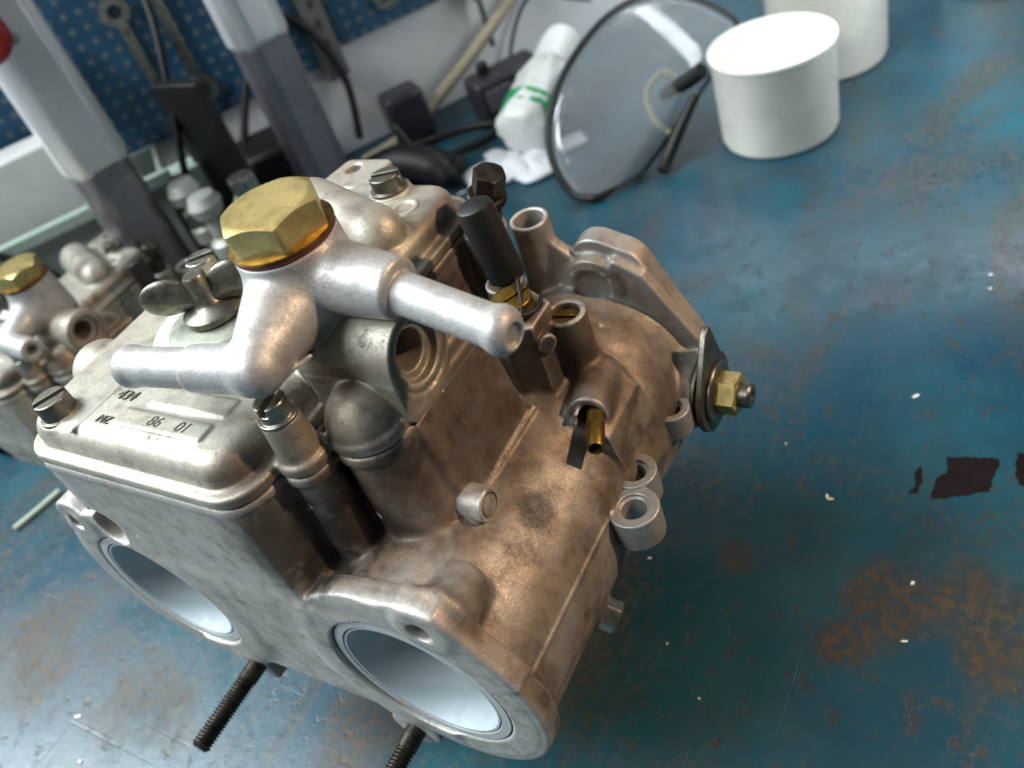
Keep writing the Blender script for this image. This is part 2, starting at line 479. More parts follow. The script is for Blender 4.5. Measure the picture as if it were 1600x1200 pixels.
def build_body():
    B = Field((-134, -3, -76), (54, 128, 60.5), .55)
    # barrels
    B.add(cyl((0, 0, 0), (0, 116, 0), 31), 1)
    B.add(cyl((-90, 0, 0), (-90, 116, 0), 31), 1)
    # sump the body stands on
    B.add(bx((-80, 22, BENCH + .2), (-10, 92, 0), 8), 4)
    # centre block, rear block, side wall below the fuel inlet
    B.add(slab(rect(-88, -29, 9, 53), 2, -10, 56.6, 9, .4), 4)
    B.add(slab(rect(-57, -33, 40, 100), 2, -10, 56.6, 10, .4), 3)
    B.add(slab([(-30, 8), (9.2, 8), (8.6, 30), (4.4, 56.6), (-30, 56.6)], 1, 30.5, 62, 0, 1.0), 1.8)
    # lip under the joint
    for g in (slab(rect(-88, -29, 9, 53), 2, 54.2, 56.6, 9.9, .7), slab(rect(-57, -33, 40, 100), 2, 54.2, 56.6, 10.9, .7), 
              cyl((-15.6, 16.5, 54.2), (-15.6, 16.5, 56.6), 5.9, .7), cyl((-5.6, 28.2, 54.2), (-5.6, 28.2, 56.6), 9.5, .7)):
        B.add(g, .6)
    # columns standing on the right barrel
    B.add(cyl((-15.6, 16.5, 14), (-15.6, 16.5, 56.6), 6.1, .3, 5.0), 1.6)
    B.add(cyl((-3.4, 30, 20), (-5.6, 28.2, 56.6), 12.2, .3, 8.6), 2.0)
    # the same on the left
    B.add(cyl((-98, 30, 20), (-96, 28.2, 56.6), 12, .3, 8.6), 2.5)
    # front flange
    B.add(cyl((0, 0, 0), (0, 6, 0), 33.4, .7), 1)
    B.add(cyl((-90, 0, 0), (-90, 6, 0), 33.4, .7), 1)
    B.add(bx((-92, 0, -27), (0, 6, 22), .7), 4)
    B.add(slab([(-20, 18), (-19, 26.6), (8, 34.6), (17.5, 34.4), (31, 14), (0, 0)], 1, 0, 6, .8, .6), 1.2)
    for x, z in ((-17, -35), (-75, -33), (-107.5, 27), (13.5, 29)):
        B.add(cyl((x, 0, z), (x, 6, z), 6.6 if x > 0 else 7.6, .7), 3)
    B.add(slab([(-88, 20), (-30, 20), (-30, 50), (-88, 50)], 1, 0, 8, 6, .5), 3)
    # boss behind the upper flange hole
    B.add(cyl((15.5, 3, 28.5), (14.5, 16, 25.5), 7.4, 1.2, 5.8), 2.0)
    # casting ribs and mould lines
    B.add(cap((8.4, 41, 29.6), (8.7, 63, 30.2), .9), .6)
    B.add(cap((29.9, 5, 8.6), (29.9, 50, 8.6), .42), .5)
    B.add(cap((8.65, 42, 30), (4.6, 42, 56), .28), .4)
    B.add(cap((-4, 18.5, 30.5), (7.5, 28, 31), .5), .6)
    B.add(bx((4, 28.2, 24), (11.9, 35.8, 30.5), .3), .6)
    # hood over the brass vacuum pipe, with its fin
    B.add(cyl((17, 84, 25), (21.6, 66.5, 26.5), 6.0, .5, 5.2), 2.0)
    B.add(slab([(15, 14), (29, 12), (27, 22), (20, 29)], 1, 63.5, 84, .6, .5), 1.5)
    B.cut(cyl((23.2, 62, 26.5), (20.7, 72, 26.2), 3.2, .2), .5)
    # rear part: shaft boss, throttle chamber, engine flange with ear
    B.add(ell((0, 92, 2), (31.8, 26, 32.5)), 3)
    B.add(cyl((12, 104, 1), (34.5, 104, 1), 11, .8), 2.5)
    B.add(cyl((0, 113, 0), (0, 120, 0), 34, 1), 1.5)
    B.add(cyl((-90, 113, 0), (-90, 120, 0), 34, 1), 1.5)
    B.add(bx((-90, 113, -26), (0, 120, 24), 1), 2)
    B.add(slab([(-2, 20), (24, 8), (12.5, 34), (6, 36.5)], 1, 113, 120, 8, .6), 1)
    B.add(cyl((5.5, 109, 31.5), (5.5, 118, 31.5), 8.8, .8, 9.6), 1.6)
    B.add(slab([(12, 22), (27, 6), (33, 6), (33, 13), (20, 35), (13, 39)], 1, 109.8, 114, 1, .8), 2.0)
    B.cut(ell((5.5, 108.3, 31.5), (5.4, 2.6, 5.4)), .6)
    B.add(tor((5.5, 109.1, 31.5), 1, 6.6, .5), .5)
    # upright pipe with its web
    B.add(cyl((-11.5, 113.5, 22), (-10.6, 112.5, 51.8), 6.0, .4, 5.5), 2)
    B.add(slab([(-9, 48), (-8, 26), (6, 26), (3, 37)], 1, 110.5, 114.5, .5, .8), 1.5)
    B.cut(cyl((-10.9, 112.8, 38), (-10.6, 112.5, 53), 4.3, .4), .4)
    # idle mixture tower behind the side wall
    B.add(slab([(-3, 70), (4.5, 66.5), (11.5, 70), (11.5, 80), (4, 84), (-3, 80)], 2, 12, 51, 0, .6), 1.6)
    B.add(cyl((13.2, 82, 18), (13.2, 82, 46), 5.4, .5), 2)
    B.cut(cyl((13.2, 82, 41), (13.2, 82, 48), 3.9, .2), .3)
    B.add(cyl((11, 73, 44.5), (13.3, 71.5, 44.5), 2.6, .3), .5)
    # stand-offs for the rubber cap and black bolt
    B.add(cyl((-5, 86, 10), (-4, 85, 52), 5.0, .5), 2)
    B.add(cyl((-20, 102, 30), (-17, 101, 57), 6.2, .8), 2)
    # fitting below the right barrel
    B.add(cyl((16, 40, -16), (25, 41, -21), 5.2, .8), 2)
    # screw-threaded holes and bores
    for x in (0, -90):
        B.cut(cyl((x, -3, 0), (x, 34, 0), 21.1, .3), .4)
        B.cut(cyl((x, 30, 0), (x, 130, 0), 17.5, .3), 1.2)
        B.cut(cyl((x, -3, 0), (x, .9, 0), 24.25, .05), .1)
    B.cut(cyl((-88.7, -3, 31.5), (-88.7, 14, 31.5), 6.6, .3), .5)
    B.cut(cyl((-107.5, -3, 27), (-107.5, 9, 27), 2.6, 0), .3)
    B.cut(cyl((12.8, -3, 28.7), (12.8, 5, 28.7), 2.9, 0), .4)
    B.cut(slab([(-73, -29), (-66, -29), (-70, -45)], 1, -3, 8, 0, .2), .6)
    B.cut(cap((-86, 0, 42), (-64, 0, 18), .35), .2)
    return B.build('body', 'body', carb)
body = build_body()

def build_cover():
    B = Field((-102, -2, 55), (12, 124, 85), .5)
    z0, z1 = 57.0, 60.2
    # lip round the joint
    for g, k in (((slab(rect(-88, -29, 9, 53), 2, z0, z1, 10.2, .9)), 1), ((slab(rect(-57, -33, 40, 100), 2, z0, z1, 11.2, .9)), 1),
                 (bx((-28, 31, z0), (4.9, 62.4, z1 - 1.4), .5), .6), (cyl((-15.6, 16.5, z0), (-15.6, 16.5, z1), 6.0, .9), 1),
                 (cyl((-5.6, 28.2, z0), (-5.6, 28.2, z1), 9.6, .9), 1), (cyl((-96, 28.2, z0), (-96, 28.2, z1), 9.6, .9), 1)):
        B.add(g, k)
    # float chamber lid, rear lid
    B.add(slab(rect(-87, -30.5, 10, 52), 2, 50, 67.2, 8.2, 5.2), 1.0)
    B.add(slab(rect(-56, -34, 40, 98), 2, 50, 67.2, 9.6, 3.8), 2.0)
    B.add(slab(rect(-28, .2, 37, 57), 2, 50, 63.5, 4, 2.5), 2)
    # screw seat at the far corner
    B.add(cyl((-84.5, 8.2, 57), (-84.5, 8.2, 66), 5.6, .6), 1.2)
    # screw pillar, dome over the pump column
    B.add(cyl((-15.6, 16.5, 57), (-15.6, 16.5, 70.3), 5.1, .5, 4.3), .9)
    B.add(ell((-5.8, 28.6, 59.5), (9.0, 9.2, 9.6)), .8)
    B.add(ell((-96, 28.6, 59.5), (8.5, 8.5, 8.5)), .8)
    # fuel inlet: D-shaped boss, collar for the union
    B.add(cyl((-22, 40.5, 68.8), (4.8, 40.5, 68.8), 10.4, .5), .9)
    B.add(slab([(30.4, 68), (30.2, 59), (32, 57.2), (44, 57.2), (50.2, 66)], 0, -20, 4.8, .5, .5), .6)
    B.cut(tor((4.9, 40.5, 69.2), 0, 8.9, .5), .3)
    B.add(cyl((-20, 43, 57), (-20, 43, 73.6), 12.6, .8, 10.9), 1.8)
    B.add(cyl((-20, 43, 69.5), (-20, 43, 72.4), 11.9, .5), .6)
    B.cut(cyl((-15, 40.3, 69.6), (6, 40.3, 69.6), 4.6, .2), .5)
    B.cut(cyl((2.6, 40.3, 69.6), (6, 40.3, 69.6), 6.9, .2), .5)
    # round back of the second float pivot
    B.add(cap((-64, 91, 68.6), (-34.5, 80, 68.2), 8.6, 8.2), 1.2)
    # ear with hole at the rear corner
    B.add(slab([(-75, 108), (-58, 108), (-60, 119), (-73, 119)], 2, 60.5, 65.8, 2.4, .8), 2.0)
    B.cut(cyl((-69.5, 116, 58), (-69.5, 116, 69), 2.6, 0), .4)
    # screw seat and raised ring on the rear lid
    B.add(cyl((-44.5, 101.5, 60), (-44.5, 101.5, 68.2), 6.0, .5), 1.0)
    B.add(tor((-34.5, 94, 67.3), 2, 3.2, .6), .25)
    # raised number panels
    B.add(slab([(-62.5, 8.4), (-34.8, 8.6), (-34.8, 12.0), (-62.5, 12.0)], 2, 66.6, 67.95, 1.0, .3), .25)
    B.add(slab([(-57, 16.0), (-33.6, 16.2), (-33.6, 19.8), (-57, 19.8)], 2, 66.6, 67.8, 1.0, .3), .25)
    B.add(cap((-74, 3.5, 67.0), (-71, 40, 67.0), .55), .8)
    return B.build('cover', 'cover', carb)
cover = build_cover()

# gasket sheet in the joint
def build_gasket():
    G = Field((-103, -3, 55.6), (13, 116, 58.4), .4)
    for g in (slab(rect(-88, -29, 9, 53), 2, 56.55, 57.1, 9.6, .1), slab(rect(-57, -33, 40, 100), 2, 56.55, 57.1, 10.6, .1),
              bx((-28, 31, 56.55), (4.7, 62.2, 57.1), .1), cyl((-15.6, 16.5, 56.55), (-15.6, 16.5, 57.1), 5.5, .1), cyl((-5.6, 28.2, 56.55), (-5.6, 28.2, 57.1), 9.1, .1)):
        G.add(g, .3)
    return G.build('gasket', 'ink', carb)
build_gasket()

# fuel union
def build_banjo():
    B = Field((-62, 4, 72), (42, 60, 100), .42)
    B.add(cyl((-20, 43, 75.0), (-20, 43, 95.2), 12.2, .5, 11.4), .4)
    B.add(cyl((-20, 43, 75.0), (-20, 43, 77.6), 12.3, .5), .5)
    # right arm: cone, step, hose spigot
    B.add(cyl((-20, 43, 87.2), (6.0, 42.3, 84.4), 8.8, 1.2, 6.4), 2.0)
    B.add(cyl((4, 42.4, 84.0), (33.0, 36.9, 80.6), 4.45, 1.8, 4.2), .5)
    B.add(ell((31.0, 37.3, 80.8), (3.6, 4.95, 4.95)), 1.0)
    # left arm: deep wedge to the elbow, then the other spigot
    B.add(cyl((-21, 43, 85.0), (-15.4, 18.4, 82.4), 11.4, 1.5, 5.8), 2.0)
    B.add(cap((-20.5, 36, 88.5), (-15.6, 19.5, 84.5), 4.2, 3.2), 3.0)
    B.add(cap((-15.2, 18.0, 82.2), (-16, 17.8, 82.2), 5.7, 5.7), 1.2)
    B.add(cyl((-15.2, 18.0, 82.2), (-31.8, 15.6, 82.2), 5.4, .5, 4.95), 1.0)
    B.add(cyl((-29, 16.0, 82.2), (-51, 13.1, 82.2), 4.35, 1.8), .2)
    B.add(ell((-48.8, 13.4, 82.2), (3.4, 4.7, 4.7)), .8)
    B.cut(cyl((33, 36.9, 80.5), (40, 35.6, 79.6), 2.4, 0), .5)
    B.cut(cyl((-51, 13.3, 82.2), (-58, 12.4, 82.2), 2.4, 0), .5)
    # parting line of the casting
    B.add(cap((-9, 26, 79.2), (-14, 15, 78.0), .5), .6)
    return B.build('fuel_union', 'banjo', carb)
build_banjo()

def ring(name, c, r0, r1, z0, z1, mat, parent):
    return lathe(name, [(r0, z0), (r1 - .2, z0), (r1, z0 + .2), (r1, z1 - .2), (r1 - .2, z1), (r0, z1), (r0, z0)], (c[0], c[1], 0), (0, 0, 1), mat, parent, 56, 40)
ring('fibre_washer', (-20, 43), 6, 12.3, 73.7, 74.95, 'fibre', carb)
ring('fibre_washer', (-20, 43), 6, 11.4, 95.25, 96.5, 'fibre', carb)
hb = hexnut('union_bolt', (-20, 43, 96.5), (0, 0, 1), 19.5, 7.2, 'brass', carb, ph=math.radians(-14), u=(1, 0, 0))
lathe('bolt_collar', [(9, 0), (11.6, 0), (11.6, .55), (10, .8)], (-20, 43, 96.5), (0, 0, 1), 'oldbrass', carb, 56)

def slot_screw(name, p, r, h, mat, parent, ang, axis=(0, 0, 1), slot=.9, washer=True):
    a = Vector(axis).normalized()
    D = Field((-r - 1.5, -r - 1.5, -1.5), (r + 1.5, r + 1.5, h + 1.5), .22)
    D.add(cyl((0, 0, 0), (0, 0, h), r, .45), .1)
    if washer: D.add(cyl((0, 0, -.1), (0, 0, .9), r + .9, .2), .2)
    c, s_ = math.cos(ang), math.sin(ang)
    q = [(c * t - s_ * v, s_ * t + c * v) for t, v in ((-r - 2, -slot), (r + 2, -slot), (r + 2, slot), (-r - 2, slot))]
    D.cut(slab(q, 2, h - h * .42, h + 3, 0, .05), .15)
    o = D.build(name, mat, parent)
    o.location = Vector(p) * S
    o.rotation_euler = a.to_track_quat('Z', 'Y').to_euler()
    return o
slot_screw('cover_screw', (-84.5, 8.2, 66.0), 4.3, 5.6, 'darksteel', carb, math.radians(62))
slot_screw('cover_screw', (-15.6, 16.5, 70.1), 3.5, 5.0, 'steel', carb, math.radians(100))
slot_screw('cover_screw', (-44.5, 101.5, 68.2), 4.4, 4.8, 'darksteel', carb, math.radians(20))
slot_screw('cover_screw', (-76.5, 58.5, 67.0), 4.2, 8.5, 'steel', carb, math.radians(40))
slot_screw('idle_screw', (4.2, 75.2, 51.0), 5.3, 4.2, 'oldbrass', carb, math.radians(60), slot=.55, washer=False)
slot_screw('idle_screw', (13.2, 82, 41.2), 3.6, 3.2, 'oldbrass', carb, math.radians(10), slot=.5, washer=False)

# jet lid held by a wing nut
JC = (-57, 42.3, 0)
lathe('jet_lid_gasket', [(13, 66.8), (18.2, 66.8), (18.6, 67.6), (18.4, 69.4), (17.6, 70.3), (16, 70.6), (13, 70.6), (13, 66.8)], JC, (0, 0, 1), 'cream', carb, 72)
lathe('jet_lid', [(13.6, 67.2), (13.6, 70.4), (13.0, 71.1), (11.5, 71.5), (9, 71.9), (6, 72.3), (0, 72.4)], JC, (0, 0, 1), 'jet', carb, 72, 50)
wn = lathe('wing_nut', [(0, 72.2), (7.2, 72.2), (7.7, 72.8), (7.6, 74.2), (6.6, 75.0), (4.4, 75.6), (3.3, 76.6), (2.95, 79), (2.8, 83.3), (2.4, 83.8), (0, 83.8)], JC, (0, 0, 1), 'darksteel', carb, 48, 40)
def wing(sgn):
    W = Field((-3, -3, -8), (18, 3, 9), .32)
    W.add(ell((8.9, 0, .8), (6.6, 1.9, 5.0)), .1)
    W.add(cap((0, 0, -3), (7, 0, -.5), 2.0), 2)
    o = W.build('wing', 'darksteel', wn)
    o.location = Vector((JC[0], JC[1], 79)) * S
    o.rotation_euler = (0, 0, math.atan2(10.5, 8.0) + (math.pi if sgn < 0 else 0) - .35)
    return o
wing(1); wing(-1)

# studs in the front flange
def stud(p, L, plainlen=7, r=2.9):
    pr = [(0, 0)]; pr = [(r, 0), (r, plainlen)]
    t = plainlen; pitch = 1.0
    while t < L - 1.2:
        pr += [(r - .55, t + .15), (r - .55, t + .35), (r + .02, t + pitch * .6), (r + .02, t + pitch * .8)]; t += pitch
    pr += [(r - .6, L - .4), (r - 1.0, L), (0, L)]
    return lathe('stud', pr, p, (0, -1, 0), 'blacksteel', carb, 28, 30)
stud((-75.8, 1, -32.6), 29)
stud((-17, 1, -35.4), 30)
stud((-107, 7, 26.8), -4, plainlen=-3, r=2.2)
for p in ((-126, 8, -8), (-128, 10, 14)):
    lathe('rear_stud', [(2.3, 0), (2.3, 9), (1.8, 10), (0, 10)], p, (-1, .2, 0), 'blacksteel', carb, 20)

# throttle shaft end: boss cap, lever plate, nut
lathe('shaft_bush', [(0, 0), (10.2, 0), (10.2, 1.0), (9.8, 1.2), (0, 1.2)], (34.4, 104, 1), (1, 0, 0), 'darksteel', carb, 48)
lev = []
for i in range(26):
    an = math.radians(-225 + i * 270 / 25); lev.append((11.6 * math.cos(an), 11.6 * math.sin(an)))
lp = [(y, z) for y, z in lev] + [(4.2, 20.5), (2.6, 21.2), (.5, 20.3)]
lever = prism('lever_plate', [(a, b) for a, b in lp], (36.2, 104.5, 0.5), (1, 0, 0), 1.9, 'darksteel', carb, u=(0, 1, 0), bev=.35)
lathe('plate_washer', [(3, 0), (8.6, 0), (8.9, .3), (8.9, .9), (8.6, 1.2), (3, 1.2)], (38.15, 104.5, 0.5), (1, 0, 0), 'steel', carb, 40)
hexnut('shaft_nut', (39.4, 104.5, .5), (1, 0, 0), 10.6, 5.6, 'brass', carb, ph=.35, u=(0, 1, 0))
lathe('throttle_shaft', [(3.6, 0), (3.6, 3), (3.1, 3.6), (1.6, 3.6), (1.3, 2.6), (0, 2.6)], (44.8, 104.5, .5), (1, 0, 0), 'darksteel', carb, 32)
hexnut('drain_plug', (24.6, 41, -20.8), (.85, .1, -.5), 7.6, 4.6, 'steel', carb, ph=.2)

# brass vacuum pipe, rubber cap, black bolt
lathe('vacuum_pipe', [(2.25, -6), (2.3, 2), (2.3, 10), (2.15, 18.2), (2.0, 18.5), (1.5, 18.5), (1.4, 18), (1.4, 12), (0, 12)], (20.6, 73.5, 26.3), (.40, -.916, .02), 'oldbrass', carb, 32)
lathe('rubber_cap', [(3.8, 0), (4.9, .5), (4.9, 3), (4.7, 4), (4.7, 20), (4.4, 21.2), (3.6, 21.7), (0, 21.8)], (-1.6, 84.5, 54), (-.13, 0, 1), 'black', carb, 36)
sweep('cap_wire', [(3, 82, 56), (8, 74, 54.8), (9.6, 70.6, 54), (11.5, 75, 53), (9.5, 80, 52)], .55, 'black', carb, 8)
bb = lathe('black_bolt', [(4.6, 0), (4.6, 10), (5.2, 10.2), (5.4, 11.4), (5.0, 12.2), (3.4, 12.4), (3.4, 13)], (-17.2, 101, 56.5), (.42, 0, .9), 'blacksteel', carb, 36)
hexnut('bolt_head', (-11.6, 101, 68.4), (.42, 0, .9), 7.6, 6, 'blacksteel', carb)

# core plug on the barrel, linkage lugs
lathe('core_plug', [(0, -9), (4.1, -9), (4.2, -.3), (3.95, 0), (3.0, 0), (2.85, -.35), (2.6, -.35), (2.45, 0), (0, 0)], (13.3, 32, 31.2), (1, 0, 0), 'body', carb, 40, 30)
def lug(c, r, hr, z0, z1, reach, fin=False):
    D = Field((-reach - 2, -r - 2, z0 - 2), (r + 2, r + 2, z1 + 2), .3)
    D.add(cyl((0, 0, z0), (0, 0, z1), r, .35), .2)
    D.add(bx((-reach, -r * .62, z0 + .8), (0, r * .62, z1 - 1.6), .4), .9)
    if fin: D.add(cap((-9.5, -6.0, z1 + 5), (-4.5, -2.5, z1 - 1.5), 1.3), .8)
    D.cut(cyl((0, 0, z0 - 3), (0, 0, z1 + 3), hr, 0), .25)
    D.cut(cyl((0, 0, z1 - 1.0), (0, 0, z1 + 3), hr + .7, 0), .2)
    o = D.build('linkage_lug', 'lug', carb); o.location = Vector((c[0], c[1], 0)) * S; return o
lug((34.2, 55.2), 6.6, 3.2, -1, 8.5, 13, True)
lug((30.4, 65.6), 5.9, 2.9, 0, 9.2, 13)
lug((30.6, 90.5), 5.4, 2.6, -1, 7, 10)
for x in (0, -90):
    lathe('bore_ring', [(21.35, .85), (21.35, .1), (21.5, -.06), (23.7, -.06), (23.85, .1), (23.85, .85), (21.35, .85)], (x, 0, 0), (0, 1, 0), 'ringmetal', carb, 96, 40)

# stamped characters on the lid
def stamp(name, txt, p, size, ang, parent, mat='ink', shear=.25, h=.12):
    cu = bpy.data.curves.new(name, 'FONT'); cu.body = txt; cu.size = size * S; cu.shear = shear
    cu.extrude = h * S; cu.align_x = 'LEFT'
    tmp = bpy.data.objects.new(name, cu); COL.objects.link(tmp)
    dg = bpy.context.evaluated_depsgraph_get(); me = bpy.data.meshes.new_from_object(tmp.evaluated_get(dg))
    bpy.data.objects.remove(tmp); me.name = name
    me.materials.clear()
    o = link(name, me, mat, parent); o.location = Vector(p) * S; o.rotation_euler = (0, 0, ang); return o
stamp('stamped_number', '86', (-52.6, 9.0, 67.95), 4.2, 0, carb)
stamp('stamped_number', '434', (-70.5, 15.0, 67.3), 4.2, 0, carb, 'castmark', h=.22)
stamp('stamped_number', 'MZ', (-69.6, 7.4, 67.3), 3.2, 0, carb, 'castmark', h=.22)
stamp('stamped_number', '01', (-43.4, 9.0, 67.95), 4.2, 0, carb)

# ------------------------------------------------------------------ bench
def bench_mat():
    k = NT('bench_paint')
    n1 = k.noise(.016, 5, .6); n2 = k.noise(.06, 5, .62); n3 = k.noise(.28, 5, .66); gr = k.noise(1.8, 3, .6)
    st = k.noise(.022, 6, .66, k.scaled(1, .45, 1, .9), .8)
    col = k.mix(k.ramp(n1, .35, .68), srgb('113e50'), srgb('1e4e5b'))
    col = k.mix(k.ramp(n2, .42, .75, 0, .6), col, srgb('1d3a44'))
    worn = k.ramp(k.math('ADD', k.math('MULTIPLY', st, .8), k.math('MULTIPLY', n3, .2)),   .45, .66)
    brown = k.mix(k.ramp(n3, .4, .62), srgb('2f2d25'), srgb('4a4032'))
    col = k.mix(k.math('MULTIPLY', worn, .62), col, brown)
    nz = k.math('ADD', k.math('MULTIPLY', k.noise(.035, 4, .6), .5), k.math('ADD', k.math('MULTIPLY', n2, .3), k.math('MULTIPLY', n3, .2)))
    m = None
    for cx, cy, r in ((86, 97, 14), (104, 106, 17), (76, 81, 8), (36, 101, 7), (112, 88, 12), (-216, -9, 26), (-151, -14, 20), (-60, 6, 16)):
        b = k.blob(cx, cy, r, nz, 1.5); m = b if m is None else k.math('MAXIMUM', m, b)
    rust = k.mix(k.ramp(n3, .36, .66), srgb('231b11'), srgb('483922'))
    col = k.mix(k.math('MULTIPLY', m, k.ramp(n3, .32, .62, .35, .92)), col, rust)
    ch = k.ramp(k.math('ADD', k.math('MULTIPLY', k.noise(.12, 6, .72, k.scaled(1, .7, 1, 1.1)), .7), k.math('MULTIPLY', n3, .3)), .54, .62)
    col = k.mix(k.math('MULTIPLY', ch, .6), col, srgb('3a2e1e'))
    rd = k.ramp(k.noise(.12, 3, .6, k.scaled(1, 1, 1, 2.1)), .70, .74)
    col = k.mix(k.math('MULTIPLY', rd, .5), col, srgb('421c18'))
    k.l(col, k.p.inputs['Base Color'])
    ro = k.ramp(k.math('ADD', k.math('MULTIPLY', n2, .6), k.math('MULTIPLY', n3, .4)), .3, .7, .22, .42)
    k.put(k.p.inputs['Roughness'], k.math('ADD', ro, k.math('MULTIPLY', m, .22)))
    k.p.inputs['Specular IOR Level'].default_value = .5
    sc1 = k.ramp(k.noise(.5, 2, .4, k.scaled(1, .03, 1, .7)), .70, .74); sc2 = k.ramp(k.noise(.4, 2, .4, k.scaled(.03, 1, 1, .35)), .71, .75)
    scr = k.math('MAXIMUM', sc1, sc2)
    hh = k.math('ADD', k.math('MULTIPLY', n3, .5), k.math('ADD', k.math('MULTIPLY', gr, .2), k.math('MULTIPLY', ch, -.6)))
    k.bump(k.math('SUBTRACT', hh, k.math('MULTIPLY', scr, .35)), .4, .0004)
    return k.m
MAT['bench'] = bench_mat()
def strip(v):  # wall frame: s along the wall, d out towards it
    return (0.6112 * v[0] - 0.7915 * v[1], 0.7915 * v[0] + 0.6112 * v[1])
WD = 475
bq = [strip((-900, WD + 30)), strip((1300, WD + 30)), strip((1300, -420)), strip((-900, -420))]
bench = prism('bench_top', bq, (0, 0, BENCH - 40), (0, 0, 1), 40, 'bench', None, u=(1, 0, 0), bev=1.5)
tag(bench, kind='structure')

# ------------------------------------------------------------------ move the carburettor's empty to its base
def rebase(root, base):
    b = Vector(base) * S; d = b - root.location
    root.location = b
    for ch in root.children: ch.matrix_parent_inverse = Matrix.Translation(-d)
rebase(carb, (-45, 57, BENCH))

# machined sleeves inside the two bores
for x in (0, -90):
    sl = lathe('bore_sleeve', [(20.95, .1), (20.4, .15), (19.9, 1.2), (19.5, 19), (17.2, 21.5), (16.2, 30), (16.0, 44), (17.4, 70), (18.5, 70), (20.9, 33), (20.95, .1)], (x, 0, 0), (0, 1, 0), 'bore', carb, 96, 25)
    sl.matrix_parent_inverse = Matrix.Translation(-carb.location)

# ------------------------------------------------------------------ the second carburettor, further left
D2 = (-273.0, 65.0, -82.5)
FLOOR2 = BENCH - D2[2] + .3
carb2 = empty('carburettor', D2)
tag(carb2, 'blurred carburettor with brass bolt at the left edge, behind the big one', 'carburettor', 'carburettors on the bench')
def flatten(me):
    m = me.copy(); n = len(m.vertices); co = np.zeros(n * 3, np.float32); m.vertices.foreach_get('co', co)
    co = co.reshape(-1, 3); co[:, 2] = np.maximum(co[:, 2], FLOOR2 * S); m.vertices.foreach_set('co', co.ravel()); m.update(); return m
keep = ('cover', 'gasket', 'fibre_washer', 'union_bolt', 'bolt_collar', 'cover_screw', 'idle_screw', 'jet_lid', 'jet_lid_gasket', 'wing_nut', 'rubber_cap', 'black_bolt', 'bolt_head', 'vacuum_pipe')
for ch in list(carb.children):
    nm = ch.name.split('.')[0]
    if nm == 'body':
        c = bpy.data.objects.new('body', flatten(ch.data)); COL.objects.link(c); c.parent = carb2
        c.data.materials.clear(); c.data.materials.append(MAT['cast2'])
    elif nm in keep:
        c = ch.copy(); COL.objects.link(c); c.parent = carb2; c.matrix_parent_inverse = Matrix()
        for g in ch.children:
            q = g.copy(); COL.objects.link(q); q.parent = c; q.matrix_parent_inverse = Matrix()
def build_banjo2():
    B = Field((-40, 5, 72), (8, 60, 100), .6)
    B.add(cyl((-20, 43, 75.0), (-20, 43, 95.2), 12.6, 1.0, 11.0), 1)
    B.add(cap((-20, 43, 84.5), (-16.5, 18.6, 79.2), 8.6, 6.4), 4.5)
    B.add(cyl((-22, 18, 79), (1.5, 16.5, 78.0), 5.4, .8), 2.0)
    B.cut(cyl((-6, 17.1, 78.6), (5, 16.3, 77.8), 2.5, 0), .4)
    return B.build('fuel_union', 'banjo', carb2)
build_banjo2()
rebase(carb2, (D2[0] - 45, D2[1] + 57, BENCH))

# loose linkage parts between the second carburettor and the posts
def fitting(x, y, top, lab, arm):
    o = empty('linkage_stand', (x, y, BENCH))
    lathe('foot', [(15, 0), (15, 4), (11, 6), (8, 9), (0, 9)], (x, y, BENCH + .3), (0, 0, 1), 'cast2', o, 32)
    lathe('column', [(6, 0), (6, 26), (8.5, 28), (8.5, 36), (5, 39), (5, 52), (0, 52)], (x, y, BENCH + 9), (0, 0, 1), 'cast2', o, 32)
    lathe('knob', [(4, 0), (8, 2), (9.5, 8), (7, 13), (0, 14)], (x, y, BENCH + 60), (0, 0, 1), 'cast2', o, 32)
    sweep('arm', [(x, y, BENCH + 48), (x + arm[0] * .5, y + arm[1] * .5, BENCH + 54), (x + arm[0], y + arm[1], top)], 5, 'cast2', o, 16, radii=[5, 4.4, 4])
    hexnut('arm_nut', (x + arm[0], y + arm[1], top - 3), (0, 0, 1), 13, 9, 'steel', o)
    for ch in o.children: ch.matrix_parent_inverse = Matrix.Translation(-o.location)
    tag(o, lab, 'linkage', 'loose linkage parts')
fitting(-272, 200, -4, 'silver linkage stand with hex nut arm left of the brass bolt', (22, 12))
fitting(-300, 212, -18, 'lower silver linkage stand between the blurred carburettor and shiny post', (14, -10))

# ------------------------------------------------------------------ wall and what hangs on it
def W(s_, d, z=0.0): return Vector((0.6112 * s_ - 0.7915 * d, 0.7915 * s_ + 0.6112 * d, z))
RW = math.atan2(0.7915, 0.6112)
MAT['wallpaint'] = plain('white_wall_paint', srgb('e9e9ea'), .55, 0, .05, .02, .1)
MAT['postchrome'] = plain('steel_post', srgb('8e8b92'), .3, .45, .12, .03, .03, .05)
MAT['postglare'] = plain('post_glare_white', srgb('f2f2f2'), .3, .35, .03, .03, .03, .03)  # near-white colour standing in for glare on the steel posts
MAT['whiteplastic'] = plain('white_plastic', srgb('e4e5e2'), .38, 0, .05, .04, .05)
MAT['cupplastic'] = plain('cream_plastic', srgb('ece9de'), .34, 0, .07, .03, .05)
MAT['clothwhite'] = plain('white_cloth', srgb('e0e2e4'), .8, 0, .06, .08)
MAT['green'] = plain('green_band', srgb('1f9a5c'), .5, 0, .08)
MAT['beige'] = plain('beige_hose', srgb('b0a48c'), .5, 0, .1)
MAT['darkgrey'] = plain('dark_grey_plastic', srgb('37353c'), .4, 0, .2, .1)
MAT['greybin'] = plain('grey_bin_plastic', srgb('97a19c'), .42, 0, .12, .05)
